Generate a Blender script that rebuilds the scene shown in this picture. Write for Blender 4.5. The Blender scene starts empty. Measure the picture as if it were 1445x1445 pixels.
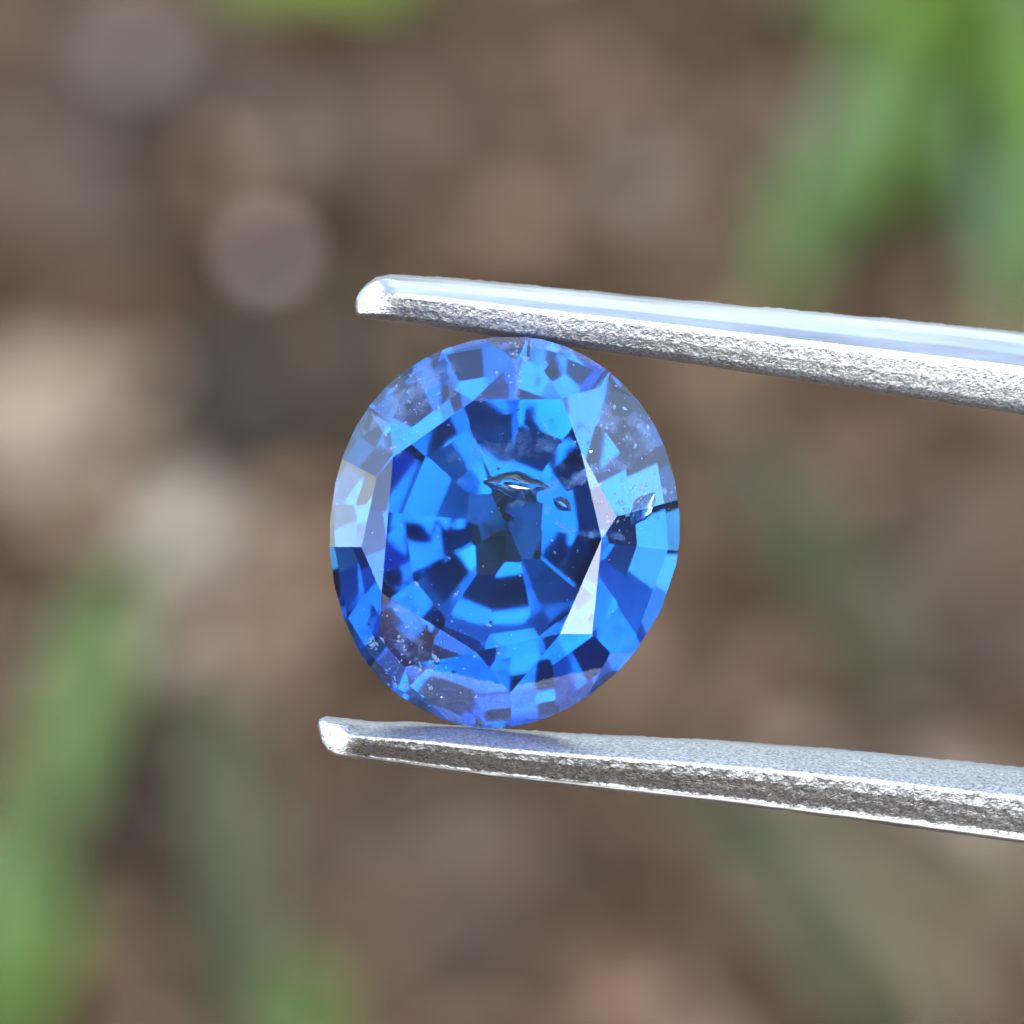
import bpy, math, random
import numpy as np
from mathutils import Vector, Matrix, noise

R = math.radians
random.seed(7)
scene = bpy.context.scene
col = scene.collection

# ------------------------------------------------------------------ camera
PITCH = 40.0                    # camera looks down by this much
FOCUS = 0.100                   # camera to stone
GROUND_DIST = 0.50              # camera to ground along the axis
W_AT_STONE = 0.01615            # width of the frame at the stone
S = W_AT_STONE / 1445.0         # metres for one photo pixel, at the stone

F = Vector((0, math.cos(R(PITCH)), -math.sin(R(PITCH))))
U = Vector((0, math.sin(R(PITCH)), math.cos(R(PITCH))))
RT = Vector((1, 0, 0))
CAM = Vector((0, 0, GROUND_DIST * math.sin(R(PITCH))))
CAM_ROT = Matrix((RT, U, -F)).transposed()          # camera axes as columns

cam_data = bpy.data.cameras.new('camera')
cam = bpy.data.objects.new('camera', cam_data)
col.objects.link(cam)
cam.matrix_world = Matrix.Translation(CAM) @ CAM_ROT.to_4x4()
cam_data.sensor_width = 36
cam_data.lens = 36 * FOCUS / W_AT_STONE
cam_data.clip_start = 0.005
cam_data.clip_end = 500
cam_data.dof.use_dof = True
cam_data.dof.focus_distance = FOCUS - 0.0003
cam_data.dof.aperture_fstop = (cam_data.lens / 1000) / 0.0023
scene.camera = cam

# ------------------------------------------------------------------ sky and sun
SUN_EL, SUN_AZ = 46.0, 172.0     # behind the camera, spread wide by thin cloud
world = bpy.data.worlds.new('World')
scene.world = world
world.use_nodes = True
wn = world.node_tree.nodes
wl = world.node_tree.links
wn.clear()
sky = wn.new('ShaderNodeTexSky')
sky.sky_type = 'NISHITA'
sky.sun_disc = False
sky.sun_elevation = R(SUN_EL)
sky.sun_rotation = R(SUN_AZ)
sky.dust_density = 1.0
sky.air_density = 1.0
sky.ozone_density = 1.0
bg = wn.new('ShaderNodeBackground')
bg.inputs['Strength'].default_value = 0.15
wo = wn.new('ShaderNodeOutputWorld')
hs = wn.new('ShaderNodeHueSaturation')      # thin high cloud: paler than a clear sky
hs.inputs['Saturation'].default_value = 0.8
wl.new(sky.outputs[0], hs.inputs['Color'])
wl.new(hs.outputs[0], bg.inputs['Color'])
wl.new(bg.outputs[0], wo.inputs['Surface'])

sun_d = bpy.data.lights.new('sun', 'SUN')
sun_d.energy = 0.9
sun_d.angle = R(84)
sun_d.color = (1.0, 0.98, 0.95)
sun = bpy.data.objects.new('sun', sun_d)
col.objects.link(sun)
sd = Vector((math.sin(R(SUN_AZ)) * math.cos(R(SUN_EL)), math.cos(R(SUN_AZ)) * math.cos(R(SUN_EL)), math.sin(R(SUN_EL))))
sun.rotation_euler = sd.to_track_quat('Z', 'Y').to_euler()
sun.location = sd * 2

scene.view_settings.view_transform = 'Standard'
scene.view_settings.look = 'None'
scene.view_settings.exposure = 2.52
scene.view_settings.gamma = 1.0
scene.view_settings.use_curve_mapping = False

cy = scene.cycles
cy.max_bounces = 28
cy.transmission_bounces = 24
cy.glossy_bounces = 16
cy.diffuse_bounces = 3
cy.transparent_max_bounces = 16
cy.caustics_reflective = True
cy.caustics_refractive = True
cy.sample_clamp_indirect = 12
cy.use_denoising = True
cy.use_adaptive_sampling = True
cy.adaptive_threshold = 0.01


# ------------------------------------------------------------------ helpers
def at_stone(px, py, toward=0.0):
    """point seen at a photo pixel, `toward` metres nearer than the stone's plane"""
    d = FOCUS - toward
    k = d / FOCUS
    return CAM + F * d + RT * ((px - 722.5) * S * k) + U * (-(py - 722.5) * S * k)


def ray(px, py):
    return (F * FOCUS + RT * ((px - 722.5) * S) + U * (-(py - 722.5) * S)).normalized()


def on_ground(px, py, z=0.0):
    r = ray(px, py)
    return CAM + r * ((z - CAM.z) / r.z)


def along(px, py, dist):
    return CAM + ray(px, py) * dist


def mesh_obj(name, verts, faces, material, parent=None, smooth=False):
    me = bpy.data.meshes.new(name)
    me.from_pydata([tuple(v) for v in verts], [], faces)
    me.update()
    if smooth:
        for p in me.polygons:
            p.use_smooth = True
    if material:
        me.materials.append(material)
    o = bpy.data.objects.new(name, me)
    col.objects.link(o)
    if parent:
        o.parent = parent
    return o


def empty(name, matrix=None, loc=None):
    o = bpy.data.objects.new(name, None)
    col.objects.link(o)
    o.empty_display_size = 0.005
    if matrix is not None:
        o.matrix_world = matrix
    if loc is not None:
        o.location = loc
    return o


def tag(o, label=None, cat=None, group=None, kind=None):
    if label:
        o['label'] = label
    if cat:
        o['category'] = cat
    if group:
        o['group'] = group
    if kind:
        o['kind'] = kind
    return o


class NT:
    def __init__(self, name):
        self.m = bpy.data.materials.new(name)
        self.m.use_nodes = True
        self.n = self.m.node_tree.nodes
        self.l = self.m.node_tree.links
        self.n.clear()
        self.out = self.n.new('ShaderNodeOutputMaterial')

    def node(self, t, **kw):
        n = self.n.new('ShaderNode' + t)
        for k, v in kw.items():
            if k in n.inputs:
                n.inputs[k].default_value = v
            else:
                setattr(n, k, v)
        return n

    def link(self, a, b):
        self.l.new(a, b)

    def ramp(self, fac, stops):
        r = self.n.new('ShaderNodeValToRGB')
        els = r.color_ramp.elements
        while len(els) < len(stops):
            els.new(0.5)
        for e, (p, c) in zip(els, stops):
            e.position = p
            e.color = (*c, 1)
        self.link(fac, r.inputs['Fac'])
        return r.outputs['Color']


# ------------------------------------------------------------------ materials
def mat_soil():
    t = NT('soil')
    tc = t.node('TexCoord')
    n1 = t.node('TexNoise', Scale=38.0, Detail=6.0, Roughness=0.62)
    t.link(tc.outputs['Object'], n1.inputs['Vector'])
    n2 = t.node('TexNoise', Scale=260.0, Detail=4.0, Roughness=0.6)
    t.link(tc.outputs['Object'], n2.inputs['Vector'])
    c1 = t.ramp(n1.outputs['Fac'], [(0.30, (0.0198, 0.0111, 0.0053)), (0.50, (0.0409, 0.0243, 0.0127)), (0.70, (0.0732, 0.0456, 0.0255))])
    c2 = t.ramp(n2.outputs['Fac'], [(0.3, (0.5, 0.5, 0.5)), (0.7, (1.25, 1.2, 1.15))])
    mx = t.node('MixRGB', blend_type='MULTIPLY', Fac=1.0)
    t.link(c1, mx.inputs['Color1'])
    t.link(c2, mx.inputs['Color2'])
    b = t.node('BsdfPrincipled', Roughness=0.95)
    b.inputs['Specular IOR Level'].default_value = 0.1
    t.link(mx.outputs[0], b.inputs['Base Color'])
    bu = t.node('Bump', Strength=0.6, Distance=0.003)
    t.link(n2.outputs['Fac'], bu.inputs['Height'])
    t.link(bu.outputs[0], b.inputs['Normal'])
    t.link(b.outputs[0], t.out.inputs['Surface'])
    return t.m


def mat_litter():
    t = NT('litter')
    g = t.node('NewGeometry')
    c = t.ramp(g.outputs['Random Per Island'], [(0.0, (0.0155, 0.0089, 0.0043)), (0.35, (0.0396, 0.0234, 0.0123)), (0.6, (0.0635, 0.0384, 0.0213)),
                                                (0.8, (0.0987, 0.0621, 0.0361)), (0.982, (0.1975, 0.1293, 0.0832)), (0.986, (0.22, 0.165, 0.12)), (1.0, (0.31, 0.24, 0.18))])
    b = t.node('BsdfPrincipled', Roughness=0.9)
    b.inputs['Specular IOR Level'].default_value = 0.12
    t.link(c, b.inputs['Base Color'])
    t.link(b.outputs[0], t.out.inputs['Surface'])
    return t.m


def mat_leafy(name, dark, light, translucent=0.35, scale=120.0, rough=0.45):
    t = NT(name)
    tc = t.node('TexCoord')
    n1 = t.node('TexNoise', Scale=scale, Detail=3.0)
    t.link(tc.outputs['Object'], n1.inputs['Vector'])
    c = t.ramp(n1.outputs['Fac'], [(0.3, dark), (0.7, light)])
    b = t.node('BsdfPrincipled', Roughness=rough)
    b.inputs['Specular IOR Level'].default_value = 0.15 if rough > 0.5 else 0.4
    t.link(c, b.inputs['Base Color'])
    tr = t.node('BsdfTranslucent')
    t.link(c, tr.inputs['Color'])
    mx = t.node('MixShader', Fac=translucent)
    t.link(b.outputs[0], mx.inputs[1])
    t.link(tr.outputs[0], mx.inputs[2])
    t.link(mx.outputs[0], t.out.inputs['Surface'])
    return t.m


def mat_stone(name, dark, light):
    t = NT(name)
    tc = t.node('TexCoord')
    n1 = t.node('TexNoise', Scale=300.0, Detail=5.0)
    t.link(tc.outputs['Object'], n1.inputs['Vector'])
    c = t.ramp(n1.outputs['Fac'], [(0.3, dark), (0.7, light)])
    b = t.node('BsdfPrincipled', Roughness=0.6)
    t.link(c, b.inputs['Base Color'])
    t.link(b.outputs[0], t.out.inputs['Surface'])
    return t.m


def mat_sapphire():
    t = NT('sapphire')
    g = t.node('BsdfGlass', Roughness=0.05, IOR=1.768)
    g.inputs['Color'].default_value = (1, 1, 1, 1)
    t.link(g.outputs[0], t.out.inputs['Surface'])
    v = t.node('VolumeAbsorption', Density=730.0)
    v.inputs['Color'].default_value = (0.0, 0.58, 0.945, 1)
    sc = t.node('VolumeScatter', Density=130.0)
    sc.inputs['Color'].default_value = (0.3, 0.62, 1.0, 1)
    ad = t.node('AddShader')
    t.link(v.outputs[0], ad.inputs[0])
    t.link(sc.outputs[0], ad.inputs[1])
    t.link(ad.outputs[0], t.out.inputs['Volume'])
    return t.m


def mat_inclusion(name, color, rough=0.35, clear=0.35):
    t = NT(name)
    d = t.node('BsdfPrincipled', Roughness=rough)
    d.inputs['Base Color'].default_value = (*color, 1)
    tr = t.node('BsdfTranslucent')
    tr.inputs['Color'].default_value = (*color, 1)
    m1 = t.node('MixShader', Fac=0.5)
    t.link(d.outputs[0], m1.inputs[1])
    t.link(tr.outputs[0], m1.inputs[2])
    tp = t.node('BsdfTransparent')
    m2 = t.node('MixShader', Fac=clear)
    t.link(m1.outputs[0], m2.inputs[1])
    t.link(tp.outputs[0], m2.inputs[2])
    t.link(m2.outputs[0], t.out.inputs['Surface'])
    return t.m


def mat_feather(name, scale, lo, hi, dense):
    """patchy milky film inside the stone; it thins out towards its rim (vertex attribute fade)"""
    t = NT(name)
    d = t.node('BsdfPrincipled', Roughness=0.25)
    d.inputs['Base Color'].default_value = (0.38, 0.56, 1.0, 1)
    tr = t.node('BsdfTranslucent')
    tr.inputs['Color'].default_value = (0.38, 0.56, 1.0, 1)
    m1 = t.node('MixShader', Fac=0.45)
    t.link(d.outputs[0], m1.inputs[1])
    t.link(tr.outputs[0], m1.inputs[2])
    tc = t.node('TexCoord')
    nz = t.node('TexNoise', Scale=scale, Detail=5.0, Roughness=0.65)
    t.link(tc.outputs['Object'], nz.inputs['Vector'])
    at = t.node('Attribute', attribute_name='fade')
    ad = t.node('Math', operation='MULTIPLY_ADD')
    t.link(at.outputs['Fac'], ad.inputs[0])
    ad.inputs[1].default_value = 0.45
    t.link(nz.outputs['Fac'], ad.inputs[2])
    mr = t.node('MapRange')
    mr.inputs['From Min'].default_value = lo + 0.45
    mr.inputs['From Max'].default_value = hi + 0.45
    mr.inputs['To Min'].default_value = 1.0
    mr.inputs['To Max'].default_value = 1.0 - dense
    t.link(ad.outputs[0], mr.inputs['Value'])
    tp = t.node('BsdfTransparent')
    m2 = t.node('MixShader')
    t.link(mr.outputs[0], m2.inputs['Fac'])
    t.link(m1.outputs[0], m2.inputs[1])
    t.link(tp.outputs[0], m2.inputs[2])
    t.link(m2.outputs[0], t.out.inputs['Surface'])
    return t.m


def mat_flake(name='mirror_flake', color=(0.85, 0.92, 1.0)):
    t = NT(name)
    b = t.node('BsdfPrincipled', Metallic=1.0, Roughness=0.18)
    b.inputs['Base Color'].default_value = (*color, 1)
    t.link(b.outputs[0], t.out.inputs['Surface'])
    return t.m


def mat_bubble():
    """fluid-filled flat pocket: lower index than the stone around it"""
    t = NT('fluid_pocket')
    g = t.node('BsdfGlass', Roughness=0.05, IOR=0.68)
    t.link(g.outputs[0], t.out.inputs['Surface'])
    return t.m


def mat_steel(name, rough, bump, stretch, dark, light):
    t = NT(name)
    tc = t.node('TexCoord')
    mp = t.node('Mapping')
    mp.inputs['Scale'].default_value = stretch
    t.link(tc.outputs['Object'], mp.inputs['Vector'])
    n1 = t.node('TexNoise', Scale=1000.0, Detail=4.0, Roughness=0.6)
    t.link(mp.outputs[0], n1.inputs['Vector'])
    c = t.ramp(n1.outputs['Fac'], [(0.3, (dark, dark, dark * 0.98)), (0.65, (light, light * 0.99, light * 0.98))])
    b = t.node('BsdfPrincipled', Metallic=1.0)
    t.link(c, b.inputs['Base Color'])
    rr = t.node('MapRange')
    rr.inputs['To Min'].default_value = rough * 0.75
    rr.inputs['To Max'].default_value = rough * 1.3
    t.link(n1.outputs['Fac'], rr.inputs['Value'])
    t.link(rr.outputs[0], b.inputs['Roughness'])
    bu = t.node('Bump', Strength=bump, Distance=0.00003)
    t.link(n1.outputs['Fac'], bu.inputs['Height'])
    t.link(bu.outputs[0], b.inputs['Normal'])
    t.link(b.outputs[0], t.out.inputs['Surface'])
    return t.m


M = {
    'soil': mat_soil(),
    'litter': mat_litter(),
    'grass': mat_leafy('fresh_grass', (0.085, 0.165, 0.010), (0.16, 0.27, 0.020)),
    'grass_cool': mat_leafy('cool_grass', (0.06, 0.115, 0.022), (0.105, 0.18, 0.038)),
    'grass_olive': mat_leafy('olive_grass', (0.036, 0.040, 0.013), (0.060, 0.064, 0.022)),
    'straw': mat_leafy('dry_straw', (0.085, 0.068, 0.03), (0.13, 0.105, 0.052), 0.25),
    'dry_pale': mat_leafy('pale_dry_leaf', (0.19, 0.145, 0.095), (0.29, 0.225, 0.15), 0.25, 80, 0.6),
    'dry_tan': mat_leafy('tan_dry_leaf', (0.055, 0.038, 0.024), (0.08, 0.058, 0.038), 0.2, 80, 0.6),
    'gap_shade': mat_leafy('gap_shade_leaf', (0.014, 0.0105, 0.0045), (0.026, 0.0195, 0.009), 0.1, 80, 0.6),  # dark tone stands in for shaded gaps between things
    'pebble_pink': mat_stone('pink_pebble', (0.08, 0.06, 0.05), (0.12, 0.093, 0.078)),
    'grit': mat_stone('quartz_grit', (0.50, 0.38, 0.31), (0.62, 0.48, 0.40)),
    'pebble_pale': mat_stone('pale_pebble', (0.20, 0.17, 0.125), (0.28, 0.24, 0.18)),
    'pebble_grey': mat_stone('grey_pebble', (0.065, 0.052, 0.036), (0.105, 0.085, 0.060)),
    'sapphire': mat_sapphire(),
    'speck': mat_inclusion('white_speck', (0.72, 0.82, 1.0), 0.3, 0.15),
    'feather': mat_feather('silky_feather', 5200.0, 0.40, 0.72, 0.75),
    'haze_film': mat_feather('milky_film', 3600.0, 0.40, 0.80, 0.6),
    'bubble': mat_bubble(),
    'flake': mat_flake(),
    'glint_flake': mat_flake('painted_glint_flake', (0.30, 0.75, 1.0)),  # flash of light put in as the flake's own cyan
    'glint': mat_inclusion('painted_glint', (0.32, 0.78, 1.0), 0.3, 0.2),  # sparkle painted as the colour of the specks
    'steel': mat_steel('polished_steel', 0.42, 0.3, (0.35, 2.5, 2.5), 0.30, 0.44),
    'steel_rough': mat_steel('rough_steel', 0.40, 0.8, (18.0, 24.0, 24.0), 0.14, 0.56),
}

# ------------------------------------------------------------------ ground
def graded(n, near, far):
    """-far..far, finely spaced over -near..near"""
    t = np.linspace(-1, 1, n)
    a = 9.0
    s = np.sinh(a * t) / math.sinh(a)
    return np.where(np.abs(t) < 2, s * far, 0)


gx = graded(241, 0.2, 60)
gy = graded(241, 0.2, 60) + 0.385
NG = len(gx)


def soil_height(x, y):
    r = math.hypot(x, y - 0.385)
    h = 0.0045 * noise.noise(Vector((x * 28, y * 28, 0.3))) + 0.0022 * noise.noise(Vector((x * 85, y * 85, 4.3)))
    return h * max(0.0, 1 - r / 3.0) + (0.25 * noise.noise(Vector((x * 0.12, y * 0.12, 9.0))) * min(1, max(0, (r - 2) / 15)))


gverts = [(x, y, soil_height(x, y)) for y in gy for x in gx]
gfaces = [(j * NG + i, j * NG + i + 1, (j + 1) * NG + i + 1, (j + 1) * NG + i) for j in range(NG - 1) for i in range(NG - 1)]
ground = mesh_obj('ground', gverts, gfaces, M['soil'], smooth=True)
tag(ground, 'brown bare soil ground far behind the stone', kind='structure')

# crumbs, leaf scraps and twiglets lying everywhere on the soil
rng = random.Random(21)
lv, lf = [], []
for k in range(4200):
    x = rng.uniform(-0.075, 0.075)
    y = rng.uniform(0.28, 0.52)
    z = soil_height(x, y)
    kind = rng.random()
    if kind < 0.45:                                    # crumb of soil
        s = rng.uniform(0.0008, 0.0032)
        dims = (s, s * rng.uniform(.6, 1), s * rng.uniform(.5, .9))
    elif kind < 0.85:                                  # scrap of leaf
        s = rng.uniform(0.0018, 0.0082)
        dims = (s, s * rng.uniform(.35, .8), 0.0003)
    else:                                              # twiglet
        s = rng.uniform(0.004, 0.011)
        dims = (s, 0.0006, 0.0006)
    rot = Matrix.Rotation(rng.uniform(0, 6.28), 3, 'Z') @ Matrix.Rotation(rng.gauss(0, .35), 3, 'X') @ Matrix.Rotation(rng.gauss(0, .3), 3, 'Y')
    b0 = len(lv)
    for (a, b, c) in ((1, 0, 0), (0.2, 1, 0.1), (-1, 0.1, 0), (-0.1, -1, 0.1), (0, 0, 1), (0, 0, -1)):
        p = rot @ Vector((a * dims[0], b * dims[1], c * dims[2]))
        lv.append((x + p.x, y + p.y, z + dims[2] * 0.6 + 0.0006 + p.z))
    for i in range(4):
        lf.append((b0 + i, b0 + (i + 1) % 4, b0 + 4))
        lf.append((b0 + (i + 1) % 4, b0 + i, b0 + 5))
litter = mesh_obj('leaf_litter', lv, lf, M['litter'])
tag(litter, 'brown crumbs and scraps of leaf strewn over the soil', kind='stuff')


# ------------------------------------------------------------------ plants and litter pieces behind the stone
def blade_mesh(base, tip, bow, width, n=12):
    """a blade of grass from base to tip (vectors), bowed up by `bow`, V-shaped, with thickness"""
    ax = tip - base
    side = ax.cross(Vector((0, 0, 1)))
    if side.length < 1e-6:
        side = Vector((1, 0, 0))
    side.normalize()
    # turn the flat of the blade towards the camera a little
    tocam = (CAM - (base + tip) / 2).normalized()
    face = ax.normalized().cross(tocam).normalized()
    side = (side * 0.35 + face * (1 if side.dot(face) > 0 else -1)).normalized()
    vs, fs = [], []
    for i in range(n + 1):
        t = i / n
        c = base.lerp(tip, t) + Vector((0, 0, bow * 4 * t * (1 - t)))
        w = width * 0.5 * (0.55 + 0.9 * t - 1.4 * t ** 3.2) if t < 1 else width * 0.02
        w = max(w, width * 0.02)
        nrm = side.cross(ax).normalized()
        vs += [c - side * w + nrm * w * 0.25, c + nrm * -0.0001, c + side * w + nrm * w * 0.25, c + nrm * 0.00025]
    for i in range(n):
        a, b = i * 4, (i + 1) * 4
        for k in range(4):
            fs.append((a + k, a + (k + 1) % 4, b + (k + 1) % 4, b + k))
    fs.append((0, 3, 2, 1))
    fs.append((n * 4, n * 4 + 1, n * 4 + 2, n * 4 + 3))
    return vs, fs


def tuft(name, label, cat, blades, group=None):
    """blades: (base px, tip px, metres the tip comes nearer than the ground behind it, bow, width, material)"""
    b0 = on_ground(*blades[0][0])
    root = empty(name, loc=b0)
    tag(root, label, cat, group)
    rnd = random.Random(int(blades[0][1][0] * 3 + blades[0][1][1]))
    for (bp, tp, near, bow, width, mat) in blades:
        for q in range(3):
            jx, jy = (0, 0) if q == 0 else (rnd.uniform(-45, 45), rnd.uniform(-60, 60))
            base = on_ground(bp[0] + jx * 0.6, bp[1] + abs(jx) * 0.3) - Vector((0, 0, 0.002))
            g = (on_ground(*tp) - CAM).length
            tip = along(tp[0] + jx, tp[1] + jy, g - near * rnd.uniform(0.7, 1.1))
            vs, fs = blade_mesh(base, tip, bow * rnd.uniform(0.6, 1.5), width * (0.72 if q == 0 else rnd.uniform(0.3, 0.5)))
            mesh_obj('blade', [v - b0 for v in vs], fs, M[mat], root, smooth=True)
    return root


tuft('grass_plant', 'bright green broad-bladed grass plant at the upper right behind the tweezers', 'grass', [
    ((1340, 130), (1085, 430), 0.045, 0.006, 0.0105, 'grass_cool'),
    ((1350, 120), (1440, 470), 0.050, 0.006, 0.0100, 'grass_cool'),
    ((1340, 110), (1090, 15), 0.010, 0.006, 0.0090, 'grass_cool'),
    ((1340, 120), (1180, 230), 0.030, 0.008, 0.0110, 'grass'),
    ((1380, 90), (1210, 60), 0.030, 0.010, 0.0110, 'grass'),
    ((1400, 180), (1470, 380), 0.035, 0.008, 0.0100, 'grass'),
    ((1360, 60), (1430, -40), 0.020, 0.006, 0.0100, 'grass'),
    ((1360, 120), (1520, 300), 0.030, 0.008, 0.0120, 'grass'),
    ((1340, 110), (1290, -60), 0.010, 0.004, 0.0090, 'grass'),
    ((1370, 100), (1520, 10), 0.010, 0.006, 0.0100, 'grass_cool'),
    ((1330, 140), (1250, 300), 0.040, 0.008, 0.0085, 'grass'),
])
tuft('grass_sprig', 'single green blade lying across the very top edge, left of centre', 'grass', [
    ((90, -35), (600, -22), 0.004, 0.002, 0.0060, 'grass'),
])
tuft('grass_tuft', 'green grass tuft at the lower left with a tall pointed blade', 'grass', [
    ((40, 1230), (165, 800), 0.025, 0.002, 0.0065, 'grass_cool'),
    ((0, 1520), (20, 1150), 0.020, 0.002, 0.0095, 'grass_cool'),
    ((-30, 1540), (110, 1260), 0.030, 0.002, 0.0080, 'grass_cool'),
])
tuft('grass_tuft', 'dull olive grass tuft at the bottom edge left of the lower tweezer tip', 'grass', [
    ((370, 1520), (270, 900), 0.025, 0.002, 0.0070, 'grass_olive'),
    ((420, 1560), (430, 1350), 0.020, 0.002, 0.0070, 'grass_cool'),
    ((330, 1520), (320, 1060), 0.020, 0.002, 0.0075, 'grass_olive'),
])
tuft('grass_sprig', 'olive blade slanting down behind the tweezers, right of the stone', 'grass', [
    ((1330, 1120), (1030, 600), 0.010, 0.004, 0.0100, 'grass_olive'),
])
tuft('grass_tuft', 'olive green blades slanting at the bottom right below the lower tweezer arm', 'grass', [
    ((1290, 1500), (940, 1090), 0.012, 0.004, 0.0075, 'grass_olive'),
    ((1250, 1540), (1100, 1320), 0.016, 0.004, 0.0065, 'grass_olive'),
    ((1420, 1500), (1080, 1130), 0.012, 0.003, 0.0060, 'straw'),
])
tuft('straw_stalk', 'yellowish dry straw lying in the bottom right corner', 'straw', [
    ((1500, 1340), (1280, 1190), 0.004, 0.003, 0.0085, 'straw'),
])


def dry_leaf(label, px, py, length, width, az, mat, curl=0.18, tilt=0.0, group='dry leaves on the soil'):
    c = on_ground(px, py)
    root = empty('dry_leaf', loc=(c.x, c.y, soil_height(c.x, c.y) + 0.0015))
    root.rotation_euler = (R(tilt), 0, R(az))
    tag(root, label, 'leaf', group)
    n, m = 14, 6
    rnd = random.Random(int(px * 7 + py))
    top, vs, fs = [], [], []
    ph = rnd.uniform(0, 6)
    for i in range(n + 1):
        t = i / n
        w = width * 0.5 * (math.sin(math.pi * t ** 0.8) ** 0.8) * (1 + 0.12 * math.sin(9 * t + ph)) + 0.0002
        for j in range(m + 1):
            s = j / m * 2 - 1
            x = (t - 0.5) * length
            y = s * w
            z = curl * width * (s * s) + 0.10 * length * (t - 0.5) ** 2 + 0.0007 * math.sin(14 * t + 3 * s + ph)
            top.append(Vector((x, y, z)))
    N = len(top)
    vs = top + [v - Vector((0, 0, 0.00035)) for v in top]
    q = m + 1
    for i in range(n):
        for j in range(m):
            a = i * q + j
            fs.append((a, a + q, a + q + 1, a + 1))
            fs.append((N + a, N + a + 1, N + a + q + 1, N + a + q))
    for i in range(n):
        for j in (0, m):
            a = i * q + j
            fs.append((a, N + a, N + a + q, a + q) if j == 0 else (a, a + q, N + a + q, N + a))
    mesh_obj('leaf_blade', vs, fs, M[mat], root, smooth=True)
    rv, rf = [], []
    for i in range(n + 1):
        t = i / n
        x = (t - 0.5) * length * (1.0 if t > 0 else 1.35)
        z = 0.10 * length * (t - 0.5) ** 2 + 0.0004
        r = 0.0005 * (1.2 - t)
        rv += [(x, -r, z), (x, 0, z + r), (x, r, z), (x, 0, z - r)]
    for i in range(n):
        for k in range(4):
            rf.append((i * 4 + k, i * 4 + (k + 1) % 4, i * 4 + 4 + (k + 1) % 4, i * 4 + 4 + k))
    mesh_obj('midrib', rv, rf, M['dry_tan'], root, smooth=True)
    return root


dry_leaf('pale beige dry leaf at the left edge, level with the stone', 20, 630, 0.024, 0.015, 20, 'dry_pale')
dry_leaf('cream dry leaf left of the stone beside the cream pebble', 170, 700, 0.016, 0.012, 130, 'dry_pale')
dry_leaf('tan dry leaf at the left edge above the pale beige one', 30, 330, 0.030, 0.018, -30, 'dry_tan')
dry_leaf('brown dry leaf at the top left corner region, pinkish', 190, 120, 0.026, 0.020, 60, 'dry_tan')
dry_leaf('ochre brown dry leaf above the tip of the upper tweezer arm', 610, 230, 0.020, 0.018, 15, 'dry_tan')
dry_leaf('leaf-shaped dark sheet standing in for the shaded gap just left of the stone, above its middle', 420, 560, 0.034, 0.017, 75, 'gap_shade')  # shade of a gap, put in as a dark sheet
dry_leaf('leaf-shaped dark sheet painting the shade in the gap of the upper right grass plant', 1305, 300, 0.016, 0.010, 80, 'gap_shade')  # dark colour paints the shade between the blades
dry_leaf('leaf-shaped dark sheet for the shade in the gap of the lower left grass', 175, 1270, 0.022, 0.010, 85, 'gap_shade')  # paints the shaded hollow among the blades
dry_leaf('tan dry leaf at the right edge between the tweezer arms', 1390, 900, 0.030, 0.020, 60, 'dry_tan')
dry_leaf('tan dry leaf below the lower tweezer arm, bottom centre', 620, 1290, 0.028, 0.020, 10, 'dry_tan')


def pebble(label, px, py, size, mat, seed):
    c = on_ground(px, py)
    vs, fs = [], []
    n, m = 14, 9
    for j in range(m + 1):
        th = math.pi * j / m
        for i in range(n):
            ph = 2 * math.pi * i / n
            d = Vector((math.sin(th) * math.cos(ph), math.sin(th) * math.sin(ph), math.cos(th)))
            r = 1 + 0.22 * noise.noise(d * 1.4 + Vector((seed, 0, 0))) + 0.06 * noise.noise(d * 4 + Vector((seed, 3, 0)))
            vs.append(Vector((d.x * r * size, d.y * r * size * 0.85, d.z * r * size * 0.62)))
    for j in range(m):
        for i in range(n):
            fs.append((j * n + i, (j + 1) * n + i, (j + 1) * n + (i + 1) % n, j * n + (i + 1) % n))
    o = mesh_obj('pebble', vs, fs, M[mat], smooth=True)
    o.location = (c.x, c.y, soil_height(c.x, c.y) + size * 0.4 + 0.0015)
    tag(o, label, 'pebble', 'pebbles on the soil')
    return o


pebble('bright white grit grain blurred to a disc above and left of the tweezer tip', 378, 352, 0.0017, 'grit', 3)
pebble('cream pebble at left beside the pale beige leaf', 280, 755, 0.0042, 'pebble_pale', 11)
pebble('dull grey pebble above the brightest disc, upper left', 405, 195, 0.0030, 'pebble_grey', 17)
pebble('brownish grey pebble above the upper tweezer arm, right of centre', 905, 310, 0.0030, 'pebble_grey', 23)
pebble('pale grit grain at the left, between dark gap sheet and pale leaf', 215, 530, 0.0010, 'grit', 29)
pebble('pinkish pebble in the upper left corner area', 185, 110, 0.0026, 'pebble_pink', 31)

# ------------------------------------------------------------------ the sapphire
STONE_C = at_stone(712, 752)
TILT = 2.0                        # the table leans this much below the line of sight
stone_m = Matrix.Translation(STONE_C) @ CAM_ROT.to_4x4() @ Matrix.Rotation(R(TILT), 4, 'X')
st, ct = math.sin(R(TILT)), math.cos(R(TILT))
MM = S * 1000                      # mm for one pixel


def loc2(px, py, z):
    """photo pixel -> stone x, y (mm) for a point at stone height z (mm)"""
    xc = (px - 712) * MM
    yc = -(py - 752) * MM
    return np.array((xc, (yc + z * st) / ct))


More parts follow.
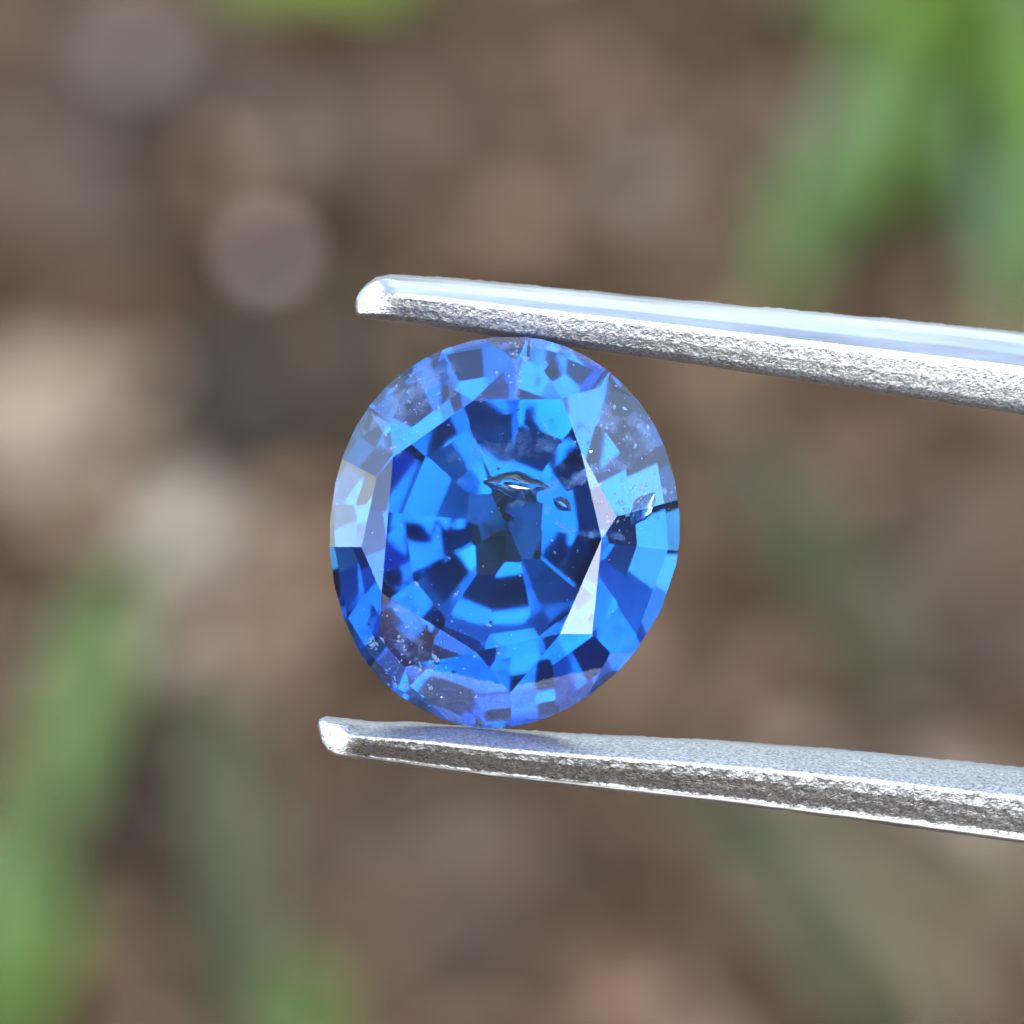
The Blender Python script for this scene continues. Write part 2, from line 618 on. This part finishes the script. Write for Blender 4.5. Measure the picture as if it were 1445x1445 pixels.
Z_TABLE, Z_GT, Z_GB = 0.82, 0.06, -0.07
outline_px = [(722, 476), (775, 482), (835, 508), (892, 556), (932, 618), (953, 688), (959, 752), (950, 815), (928, 868),
              (880, 938), (820, 988), (755, 1018), (690, 1027), (640, 1019), (585, 994), (535, 957), (498, 900), (475, 836),
              (466, 770), (470, 705), (486, 640), (517, 580), (560, 533), (612, 500), (668, 481)]
oc = np.array([loc2(x, y, 0) for x, y in outline_px])
# smooth closed outline (Catmull-Rom)
fine = []
for i in range(len(oc)):
    p0, p1, p2, p3 = oc[i - 1], oc[i], oc[(i + 1) % len(oc)], oc[(i + 2) % len(oc)]
    for t in np.linspace(0, 1, 8, endpoint=False):
        fine.append(0.5 * ((2 * p1) + (-p0 + p2) * t + (2 * p0 - 5 * p1 + 4 * p2 - p3) * t * t + (-p0 + 3 * p1 - 3 * p2 + p3) * t ** 3))
fine = np.array(fine)


def support(phi):
    n = np.array((math.cos(phi), math.sin(phi)))
    return float((fine @ n).max())


planes = []                        # (normal, offset): keep n.x <= d


def add_plane(n, p):
    n = np.array(n, float)
    n /= np.linalg.norm(n)
    planes.append((n, float(n @ np.array(p, float))))


def girdle_facet(az, inc, z, pull=0.0):
    """facet of inclination inc (deg from the girdle plane; negative = pavilion) through the girdle at azimuth az"""
    ph = R(az)
    h = support(ph) - pull
    b = R(abs(inc))
    n = (math.sin(b) * math.cos(ph), math.sin(b) * math.sin(ph), math.cos(b) * (1 if inc > 0 else -1))
    add_plane(n, (h * math.cos(ph), h * math.sin(ph), z))


add_plane((0, 0, 1), (0, 0, Z_TABLE))
for k in range(44):
    ph = 2 * math.pi * k / 44
    h = support(ph)
    add_plane((math.cos(ph), math.sin(ph), 0), (h * math.cos(ph), h * math.sin(ph), 0))

table_px = [(668, 567), (792, 564), (819, 637), (848, 760), (790, 893), (672, 918), (540, 836), (556, 646)]
tv = [loc2(x, y, Z_TABLE) for x, y in table_px]
tc_ = np.mean(tv, axis=0)
STAR_INC = [31, 34, 20, 18, 24, 20, 20, 33]
MAIN_INC = {3: 37, 6: 21}
for i in range(len(tv)):
    a, b = tv[i], tv[(i + 1) % len(tv)]
    e = b - a
    out = np.array((e[1], -e[0]))
    out /= np.linalg.norm(out)
    if out @ ((a + b) / 2 - tc_) < 0:
        out = -out
    bb = R(STAR_INC[i])
    add_plane((math.sin(bb) * out[0], math.sin(bb) * out[1], math.cos(bb)), (*((a + b) / 2), Z_TABLE))
main_az = []
for i in range(len(tv)):
    # kite facet hanging from each table corner down to the girdle
    d = tv[i] - tc_
    az = math.atan2(d[1], d[0])
    n2 = np.array((math.cos(az), math.sin(az)))
    run = support(az) - float(n2 @ tv[i])
    inc = math.atan2(Z_TABLE - Z_GT, max(run, 0.2))
    if i == 2:
        continue                   # the shallow corner carries no kite facet
    inc = R(MAIN_INC[i]) if i in MAIN_INC else inc
    main_az.append(math.degrees(az))
    add_plane((math.sin(inc) * n2[0], math.sin(inc) * n2[1], math.cos(inc)), (*tv[i], Z_TABLE + 0.001))
for i in range(len(main_az)):
    a, b = main_az[i], main_az[(i + 1) % len(main_az)]
    d = ((b - a + 180) % 360) - 180
    for f in (0.30, 0.70):
        az = a + d * f
        girdle_facet(az, 47, Z_GT)

# pavilion: three tiers of steps, the innermost shallow enough to see through
CUL = np.array((0.03, 0.10))
Z_CULET = -2.55


def tier(count, start, f1, z1, f2, z2, jitter=0.0):
    """ring of facets, each through the outline scaled by f1 at height z1 and by f2 at height z2"""
    for k in range(count):
        ph = R(360.0 / count * k + start)
        n2 = np.array((math.cos(ph), math.sin(ph)))
        h = support(ph)
        r1, r2 = h * f1 + (1 - f1) * float(n2 @ CUL), h * f2 + (1 - f2) * float(n2 @ CUL)
        b = math.atan2(z1 - z2, r1 - r2) + R(jitter * math.sin(k * 2.7 + count))
        add_plane((math.sin(b) * n2[0], math.sin(b) * n2[1], -math.cos(b)), (r1 * n2[0], r1 * n2[1], z1))


COUNT = 12
steps = [(1.0, Z_GB), (0.86, -0.52), (0.56, -1.38), (0.22, -2.20)]
for (f1, z1), (f2, z2) in zip(steps, steps[1:]):
    tier(COUNT, 8, f1, z1, f2, z2, 0.4)
# the small facets round the culet, each at an angle of its own
for k, dj in enumerate((0, 1.6, -1, 1.2, -1.2, 1.8, -0.8, 1)):
    ph = R(45 * k + 14)
    n2 = np.array((math.cos(ph), math.sin(ph)))
    r1 = support(ph) * 0.22 + 0.78 * float(n2 @ CUL)
    b = math.atan2(-2.20 - Z_CULET, r1 - float(n2 @ CUL)) + R(dj)
    add_plane((math.sin(b) * n2[0], math.sin(b) * n2[1], -math.cos(b)), (CUL[0], CUL[1], Z_CULET))


def cut_solid(planes, size=6.0):
    s = size
    c = [np.array((x, y, z), float) for x in (-s, s) for y in (-s, s) for z in (-s, s)]
    polys = [[c[i] for i in f] for f in ((0, 1, 3, 2), (4, 6, 7, 5), (0, 4, 5, 1), (2, 3, 7, 6), (0, 2, 6, 4), (1, 5, 7, 3))]
    eps = 1e-7
    for n, d in planes:
        new, cap = [], []
        for poly in polys:
            dist = [float(n @ p) - d for p in poly]
            if max(dist) <= eps:
                new.append(poly)
                continue
            outp = []
            for i in range(len(poly)):
                p, q = poly[i], poly[(i + 1) % len(poly)]
                dp, dq = dist[i], dist[(i + 1) % len(poly)]
                if dp <= eps:
                    outp.append(p)
                    if abs(dp) <= eps:
                        cap.append(p)
                if (dp < -eps and dq > eps) or (dp > eps and dq < -eps):
                    x = p + (q - p) * (dp / (dp - dq))
                    outp.append(x)
                    cap.append(x)
            if len(outp) >= 3:
                new.append(outp)
        if cap:
            uniq = []
            for p in cap:
                if not any(np.linalg.norm(p - q) < 1e-6 for q in uniq):
                    uniq.append(p)
            if len(uniq) >= 3:
                cen = np.mean(uniq, axis=0)
                u = np.cross(n, (1, 0, 0) if abs(n[0]) < 0.8 else (0, 1, 0))
                u /= np.linalg.norm(u)
                v = np.cross(n, u)
                uniq.sort(key=lambda p: math.atan2((p - cen) @ v, (p - cen) @ u))
                new.append(uniq)
        polys = new
    verts, faces = [], []
    for poly in polys:
        idx = []
        for p in poly:
            for k, q in enumerate(verts):
                if np.linalg.norm(p - q) < 2e-6:
                    break
            else:
                verts.append(p)
                k = len(verts) - 1
            if k not in idx:
                idx.append(k)
        if len(idx) >= 3:
            faces.append(idx)
    return verts, faces


sv, sf = cut_solid(planes)
stone = empty('sapphire', matrix=stone_m)
tag(stone, 'faceted blue oval sapphire gripped between the tweezer tips', 'gemstone')
body = mesh_obj('cut_body', [v * 0.001 for v in sv], sf, M['sapphire'], stone)
import bmesh
bm = bmesh.new()
bm.from_mesh(body.data)
bmesh.ops.remove_doubles(bm, verts=bm.verts, dist=2e-9)
bmesh.ops.recalc_face_normals(bm, faces=bm.faces)
bm.to_mesh(body.data)
bm.free()


# ------- what is trapped inside the stone
def crown_z(x, y):
    """height of the crown surface above a point (mm)"""
    z = 9.0
    for n, d in planes:
        if n[2] > 0.05:
            z = min(z, (d - n[0] * x - n[1] * y) / n[2])
    return z


def inside(p, margin=0.03):
    return all(float(n @ p) <= d - margin for n, d in planes)


def speck_cloud(name, label, px, py, spread, depth, count, size, seed, mat='speck', ang=0.0):
    rnd = random.Random(seed)
    c = loc2(px, py, 0.4)
    vs, fs = [], []
    made = 0
    while made < count:
        made += 1
        a, b = rnd.gauss(0, spread[0]), rnd.gauss(0, spread[1])
        x = c[0] + a * math.cos(ang) - b * math.sin(ang)
        y = c[1] + a * math.sin(ang) + b * math.cos(ang)
        z = crown_z(x, y) - rnd.uniform(*depth)
        p = np.array((x, y, z))
        if not inside(p, 0.06):
            continue
        s = size * (0.25 + 1.5 * rnd.random() ** 4)
        el = rnd.uniform(0.6, 1.25)
        rot = Matrix.Rotation(rnd.uniform(0, 6.28), 3, 'Z') @ Matrix.Rotation(rnd.uniform(-.8, .8), 3, 'X')
        b0 = len(vs)
        for d in ((el, 0, 0), (0, .7, 0), (-el, 0, 0), (0, -.7, 0), (0, 0, .7), (0, 0, -.7)):
            q = rot @ (Vector(d) * s)
            vs.append(((x + q.x) * .001, (y + q.y) * .001, (z + q.z) * .001))
        for i in range(4):
            fs.append((b0 + i, b0 + (i + 1) % 4, b0 + 4))
            fs.append((b0 + (i + 1) % 4, b0 + i, b0 + 5))
    o = mesh_obj(name, vs, fs, M[mat], stone)
    o['kind'] = 'stuff'
    o['label'] = label
    return o


speck_cloud('speck_cloud', 'white crystal specks in the lower left of the stone', 590, 925, (0.44, 0.42), (0.12, 0.9), 150, 0.038, 1)
speck_cloud('speck_cloud', 'white crystal specks in the upper right of the stone', 880, 610, (0.36, 0.28), (0.1, 0.5), 80, 0.034, 2)
speck_cloud('speck_cloud', 'white crystal specks in the upper left of the stone', 575, 570, (0.34, 0.40), (0.1, 0.5), 110, 0.034, 3, ang=0.8)
speck_cloud('speck_cloud', 'white crystal specks along the top edge of the stone', 727, 505, (0.10, 0.25), (0.06, 0.5), 50, 0.04, 4)
speck_cloud('speck_cloud', 'fine white specks scattered over the middle of the stone', 720, 760, (1.1, 1.2), (0.3, 1.3), 110, 0.024, 5)
speck_cloud('speck_cloud', 'sparkling flakes in the upper half of the stone', 740, 620, (0.85, 0.45), (0.15, 0.8), 90, 0.035, 8, mat='flake')
speck_cloud('speck_cloud', 'cyan-coloured specks painting sparkle round the cyan glint at the right', 893, 705, (0.24, 0.2), (0.3, 0.6), 60, 0.05, 12, mat='glint')  # cyan colour imitates sparkle
speck_cloud('speck_cloud', 'sparkling flakes in the lower left of the stone', 595, 915, (0.48, 0.44), (0.15, 0.9), 80, 0.04, 9, mat='flake')
speck_cloud('speck_cloud', 'white specks beside the cyan glint at the right', 880, 700, (0.30, 0.22), (0.12, 0.6), 60, 0.034, 6)


def film(name, label, pts, half, depth, mat, slope=0.3, seed=0):
    """a healed crack: thin wavy sheet along photo pixels, `half` mm to either side, `depth` mm under the crown"""
    path = []
    for i in range(len(pts) - 1):
        for t in np.linspace(0, 1, 10, endpoint=False):
            path.append(loc2(*(np.array(pts[i]) * (1 - t) + np.array(pts[i + 1]) * t), 0.4))
    path.append(loc2(*pts[-1], 0.4))
    n, m = len(path), 9
    top, fade = [], []
    for i, q in enumerate(path):
        t = path[min(i + 1, n - 1)] - path[max(i - 1, 0)]
        t /= np.linalg.norm(t)
        nr = np.array((-t[1], t[0]))
        u = i / (n - 1) * 2 - 1
        for j in range(m):
            v = j / (m - 1) * 2 - 1
            p = q + nr * v * half
            z = crown_z(q[0], q[1]) - depth - slope * v * half + 0.03 * noise.noise(Vector((p[0] * 4, p[1] * 4, seed)))
            z = min(z, crown_z(p[0], p[1]) - 0.06)
            w = np.array((p[0], p[1], z))
            for _ in range(30):                       # keep the sheet inside the stone
                if inside(w, 0.05):
                    break
                w[:2] *= 0.985
                w[2] -= 0.012
            top.append(tuple(w))
            fade.append(max(0.0, 1 - max(abs(u) ** 4, v * v)))
    N = len(top)
    vs = [(x * .001, y * .001, z * .001) for x, y, z in top] + [(x * .001, y * .001, (z - 0.012) * .001) for x, y, z in top]
    fs = []
    for i in range(n - 1):
        for j in range(m - 1):
            a = i * m + j
            fs.append((a, a + m, a + m + 1, a + 1))
            fs.append((N + a, N + a + 1, N + a + m + 1, N + a + m))
    o = mesh_obj(name, vs, fs, M[mat], stone, smooth=True)
    at = o.data.attributes.new('fade', 'FLOAT', 'POINT')
    at.data.foreach_set('value', fade + fade)
    o['label'] = label
    return o


film('healed_crack', 'pale lavender healed crack crossing the upper middle of the stone', [(676, 704), (712, 709), (760, 692), (800, 682), (840, 662), (880, 655), (910, 650)], 0.20, 0.32, 'feather', seed=2)
film('healed_crack', 'thin pale crack hanging from the top edge of the stone', [(722, 484), (732, 530), (727, 580)], 0.10, 0.2, 'feather', seed=3)
film('healed_crack', 'pale crack curving around the second pocket', [(765, 690), (775, 722), (800, 745), (830, 755), (850, 752), (880, 758), (902, 752)], 0.13, 0.33, 'feather', seed=4)
film('milky_patch', 'milky patch in the upper left of the stone', [(520, 650), (560, 590), (610, 545), (680, 530)], 0.62, 0.30, 'haze_film', seed=5)
film('milky_patch', 'milky patch in the upper right of the stone', [(800, 590), (850, 600), (900, 620), (940, 660)], 0.50, 0.30, 'haze_film', seed=6)
film('milky_patch', 'milky patch in the lower left of the stone', [(550, 865), (590, 915), (625, 960)], 0.42, 0.35, 'haze_film', seed=7)
film('milky_patch', 'milky patch in the upper middle of the stone', [(610, 690), (680, 640), (760, 620), (815, 640)], 0.50, 0.5, 'haze_film', seed=8)


def pocket(label, px, py, rx, ry, rz, depth, ang, mat='bubble', tip=0.0):
    c = loc2(px, py, 0.4)
    z = crown_z(c[0], c[1]) - depth
    vs, fs = [], []
    n, m = 24, 10
    for j in range(m + 1):
        th = math.pi * j / m
        for i in range(n):
            ph = 2 * math.pi * i / n
            x, y, zz = math.sin(th) * math.cos(ph), math.sin(th) * math.sin(ph), math.cos(th)
            y *= (1 - abs(x) ** 1.5 * 0.6)
            k = 1 + 0.22 * noise.noise(Vector((x * 2.2 + px, y * 2.2, zz))) + 0.08 * noise.noise(Vector((x * 7 + px, y * 7, zz * 3)))
            vs.append(Vector((x * rx * k, y * ry * k, zz * rz * k)))
    for j in range(m):
        for i in range(n):
            fs.append((j * n + i, (j + 1) * n + i, (j + 1) * n + (i + 1) % n, j * n + (i + 1) % n))
    o = mesh_obj('fluid_pocket', [v * .001 for v in vs], fs, M[mat], stone, smooth=True)  # with flake materials, an added reflector for a highlight
    o.location = (c[0] * .001, c[1] * .001, z * .001)
    o.rotation_euler = (R(tip), 0, R(ang))
    o['label'] = label
    return o


pocket('dark eye-shaped pocket above the middle of the stone', 728, 684, 0.50, 0.23, 0.09, 0.45, -6, tip=26)
pocket('mirror flake added for the silvery highlight inside the eye-shaped pocket', 733, 687, 0.20, 0.05, 0.03, 0.33, -8, mat='flake', tip=-6)  # reflector added to make the highlight
pocket('small dark pocket right of the eye-shaped one', 793, 711, 0.17, 0.11, 0.07, 0.45, -30, tip=24)
pocket('cyan mirror flake added for the glint near the right edge of the stone', 900, 718, 0.32, 0.16, 0.05, 0.34, 42, mat='glint_flake', tip=-7)  # cyan colour imitates the flash

# ------------------------------------------------------------------ the tweezers
tw_m = Matrix.Translation(STONE_C) @ CAM_ROT.to_4x4()
tweezers = empty('tweezers', matrix=tw_m)
tag(tweezers, 'steel gem tweezers reaching in from the right, holding the blue stone', 'tweezers')


def to_mm(px, py):
    return (px - 712) * MM, -(py - 752) * MM


def interp(x, xs, ys):
    return float(np.interp(x, xs, ys))


JOINT_X, JOINT_Y = 112.0, -9.5         # mm: where the two arms are joined, far outside the frame


def arm_mesh(top_px, bot_px, profile, x0, rough_zone, rough_amp, seed, back_w, z_off):
    """an arm swept to the right. top_px/bot_px: the two edges seen in the photo;
    profile: (v 0 top..1 bottom, z in mm) across the visible front, then a flat back"""
    tx = [to_mm(*p)[0] for p in top_px]
    ty = [to_mm(*p)[1] for p in top_px]
    bx = [to_mm(*p)[0] for p in bot_px]
    by = [to_mm(*p)[1] for p in bot_px]
    xs = list(np.arange(x0, x0 + 0.9, 0.025)) + list(np.arange(x0 + 0.9, 9.6, 0.03)) + list(np.linspace(9.6, JOINT_X, 60))
    xe = 9.6
    yt_e, yb_e = interp(xe, tx, ty), interp(xe, bx, by)
    sl = (interp(8.2, tx, ty) - interp(7.0, tx, ty)) / 1.2
    pv = np.array([p[0] for p in profile])
    pz = np.array([p[1] for p in profile])
    vv = np.unique(np.concatenate([np.linspace(0, 1, 34), pv]))
    ring_n = len(vv) + 4
    vs, fs = [], []
    for x in xs:
        if x <= xe:
            yt, yb = interp(x, tx, ty), interp(x, bx, by)
        else:
            t = (x - xe) / (JOINT_X - xe)
            mid = (yt_e + yb_e) / 2
            h00, h10, h01 = 2 * t ** 3 - 3 * t ** 2 + 1, t ** 3 - 2 * t ** 2 + t, -2 * t ** 3 + 3 * t ** 2
            yc = h00 * mid + h10 * sl * (JOINT_X - xe) + h01 * (JOINT_Y + (0.75 if mid > 0 else -0.75))
            hh = (yt_e - yb_e) * (1 + 0.15 * t)
            yt, yb = yc + hh / 2, yc - hh / 2
        h = yt - yb
        zc = z_off - 0.05 * (x - x0)
        wk = 1.0 + 0.03 * (x - x0)
        edge = min(1.0, max(0.0, (x - x0) / 0.35))
        tipk = math.sqrt(max(0.0, 1 - (1 - edge) ** 2)) * 0.75 + 0.25
        for v in vv:
            z = interp(v, pv, pz)
            fl = min(1.0, max(0.0, (0.75 - (x - x0)) / 0.45))      # ground flat at the very tip
            fl = fl * fl * (3 - 2 * fl) if 0.12 < v < 0.92 else 0.0
            z = z * (1 - fl) + (-0.12 - 0.35 * (v - 0.5) ** 2) * fl
            y = yt - v * h
            p = Vector((x, y, z * tipk - (1 - tipk) * 0.25 + zc))
            amp = 0.0
            for (a, b, k) in rough_zone:
                if a <= v <= b:
                    amp = max(amp, k * min(1, (v - a) / 0.05, (b - v) / 0.05))
            amp *= min(1.0, max(0.0, (x - x0 - 0.35) / 0.4))
            if amp > 0 and x < 11:
                fy = 11 if seed < 5 else 5                        # the lower arm is filed across, in short upright strokes
                nz = noise.noise(Vector((x * 11, y * fy, seed))) * 0.6 + noise.noise(Vector((x * 16, y * fy * 1.6, seed + 5))) * 0.7
                p.z += rough_amp * amp * nz
                p.y += rough_amp * amp * 0.5 * noise.noise(Vector((x * 13, y * 9, seed + 9)))
            elif x < 11:
                p.z += 0.004 * noise.noise(Vector((x * 2.0, y * 18, seed)))
            if v in (0.0, 1.0) and x < 11:
                p.y += 0.012 * noise.noise(Vector((x * 9, seed, v))) + 0.02 * noise.noise(Vector((x * 1.7, seed, v + 4)))
            vs.append(p)
        zb = interp(1.0, pv, pz) * tipk + zc
        zt = interp(0.0, pv, pz) * tipk + zc
        d = back_w * wk * (0.35 + 0.65 * tipk)
        vs.append(Vector((x, yb + 0.02 * h, zb - d * 0.4)))
        vs.append(Vector((x, yb + 0.15 * h, zb - d)))
        vs.append(Vector((x, yt - 0.25 * h, zt - d * 0.8)))
        vs.append(Vector((x, yt - 0.06 * h, zt - d * 0.3)))
    n = len(xs)
    for i in range(n - 1):
        a, b = i * ring_n, (i + 1) * ring_n
        for k in range(ring_n):
            k2 = (k + 1) % ring_n
            fs.append((a + k, b + k, b + k2, a + k2))
    c0 = len(vs)
    ring0 = vs[:ring_n]
    vs.append(sum(ring0, Vector()) / ring_n - Vector((0.03, 0, 0)))
    for k in range(ring_n):
        fs.append((c0, k, (k + 1) % ring_n))
    fs.append(tuple((n - 1) * ring_n + k for k in range(ring_n - 1, -1, -1)))
    return vs, fs, vv, ring_n, n


def split_arm(name, label, args, rough_from, rough_to):
    """builds the arm and hands its rough filed band to a part of its own"""
    vs, fs, vv, ring_n, n = arm_mesh(*args)
    smooth_f, rough_f = [], []
    for f in fs:
        if len(f) == 4:
            k = f[0] % ring_n
            if k < len(vv) - 1 and rough_from <= (vv[k] + vv[k + 1]) / 2 <= rough_to:
                rough_f.append(f)
                continue
        smooth_f.append(f)

    def pick(faces):
        used = sorted({i for f in faces for i in f})
        mp = {o: k for k, o in enumerate(used)}
        return [vs[i] * 0.001 for i in used], [tuple(mp[i] for i in f) for f in faces]
    v1, f1 = pick(smooth_f)
    arm = mesh_obj('arm', v1, f1, M['steel'], tweezers, smooth=True)
    arm['label'] = label
    v2, f2 = pick(rough_f)
    mesh_obj('filed_face', v2, f2, M['steel_rough'], arm, smooth=True)
    return arm


split_arm('arm', 'upper steel arm with a polished white top face', (
    [(503, 420), (507, 410), (516, 399), (530, 389), (550, 385), (640, 390), (760, 401), (1000, 424), (1250, 446), (1445, 465), (1600, 478)],
    [(503, 442), (508, 447), (530, 449), (600, 458), (700, 474), (800, 488), (950, 508), (1100, 531), (1250, 554), (1445, 583), (1600, 605)],
    [(0.0, -1.0), (0.05, -0.72), (0.15, -0.42), (0.30, -0.12), (0.44, 0.06), (0.52, 0.06), (0.72, -0.07), (0.88, -0.22), (0.96, -0.36), (1.0, -0.55)],
    to_mm(503, 0)[0], [(0.42, 0.98, 1.0)], 0.02, 3.0, 2.0, 0.40), 0.44, 0.999)
split_arm('arm', 'lower steel arm with a rough filed face', (
    [(452, 1014), (460, 1010), (480, 1013), (520, 1018), (600, 1021), (700, 1029), (850, 1038), (1000, 1045), (1200, 1060), (1445, 1085), (1600, 1101)],
    [(452, 1030), (456, 1046), (464, 1058), (476, 1065), (500, 1069), (560, 1077), (700, 1097), (850, 1114), (1000, 1131), (1200, 1157), (1445, 1191), (1600, 1213)],
    [(0.0, -1.15), (0.05, -0.80), (0.14, -0.48), (0.27, -0.12), (0.36, 0.03), (0.42, 0.02), (0.56, -0.08), (0.72, -0.26), (0.87, -0.45), (0.925, -0.475), (0.965, -0.49), (1.0, -0.62)],
    to_mm(452, 0)[0], [(0.04, 0.34, 0.5), (0.30, 0.90, 1.0)], 0.036, 8.0, 2.2, 0.95), 0.04, 0.90)

# the bent spring end that joins both arms, outside the frame
jv, jf = [], []
for i in range(13):
    a = math.pi * (i / 12 - 0.5)
    for (r, dz) in ((2.0, -8.5), (2.0, -4.6), (0.5, -4.6), (0.5, -8.5)):
        jv.append(Vector((JOINT_X - 0.2 + r * math.cos(a), JOINT_Y + r * math.sin(a), dz)) * 0.001)
for i in range(12):
    for k in range(4):
        jf.append((i * 4 + k, i * 4 + (k + 1) % 4, i * 4 + 4 + (k + 1) % 4, i * 4 + 4 + k))
jf += [(3, 2, 1, 0), (48, 49, 50, 51)]
mesh_obj('spring_end', jv, jf, M['steel'], tweezers)

# ------------------------------------------------------------------ the photographer's phone, added out of view to keep sky off the stone's table
t_ = NT('silver_glass')
b_ = t_.node('BsdfPrincipled', Roughness=0.25)
b_.inputs['Base Color'].default_value = (0.36, 0.37, 0.40, 1)  # silver tone picked to lift the stone's darkest facets
t_.link(b_.outputs[0], t_.out.inputs['Surface'])
M['phone'] = t_.m


def slab(name, x0, x1, y0, y1, z0, z1, r, material, parent):
    """rounded slab (mm) in the phone's axes"""
    ring = []
    for (cx, cy, a0) in ((x1 - r, y1 - r, 0), (x0 + r, y1 - r, 90), (x0 + r, y0 + r, 180), (x1 - r, y0 + r, 270)):
        for k in range(7):
            a = R(a0 + 15 * k)
            ring.append((cx + r * math.cos(a), cy + r * math.sin(a)))
    n = len(ring)
    vs = [Vector((x, y, z)) * 0.001 for z in (z0, z1) for x, y in ring]
    fs = [tuple(range(n - 1, -1, -1)), tuple(range(n, 2 * n))]
    fs += [(k, (k + 1) % n, n + (k + 1) % n, n + k) for k in range(n)]
    return mesh_obj(name, vs, fs, material, parent)


phone = empty('smartphone', matrix=Matrix.Translation(CAM - F * 0.130) @ CAM_ROT.to_4x4())
tag(phone, 'silver smartphone added unseen behind the camera, darkening the reflection in the stone', 'phone')
slab('body', -76, 70, -36, 36, 0, 8, 10, M['phone'], phone)
slab('camera_bump', -16, 16, -16, 16, -1.5, -0.002, 7, M['phone'], phone)
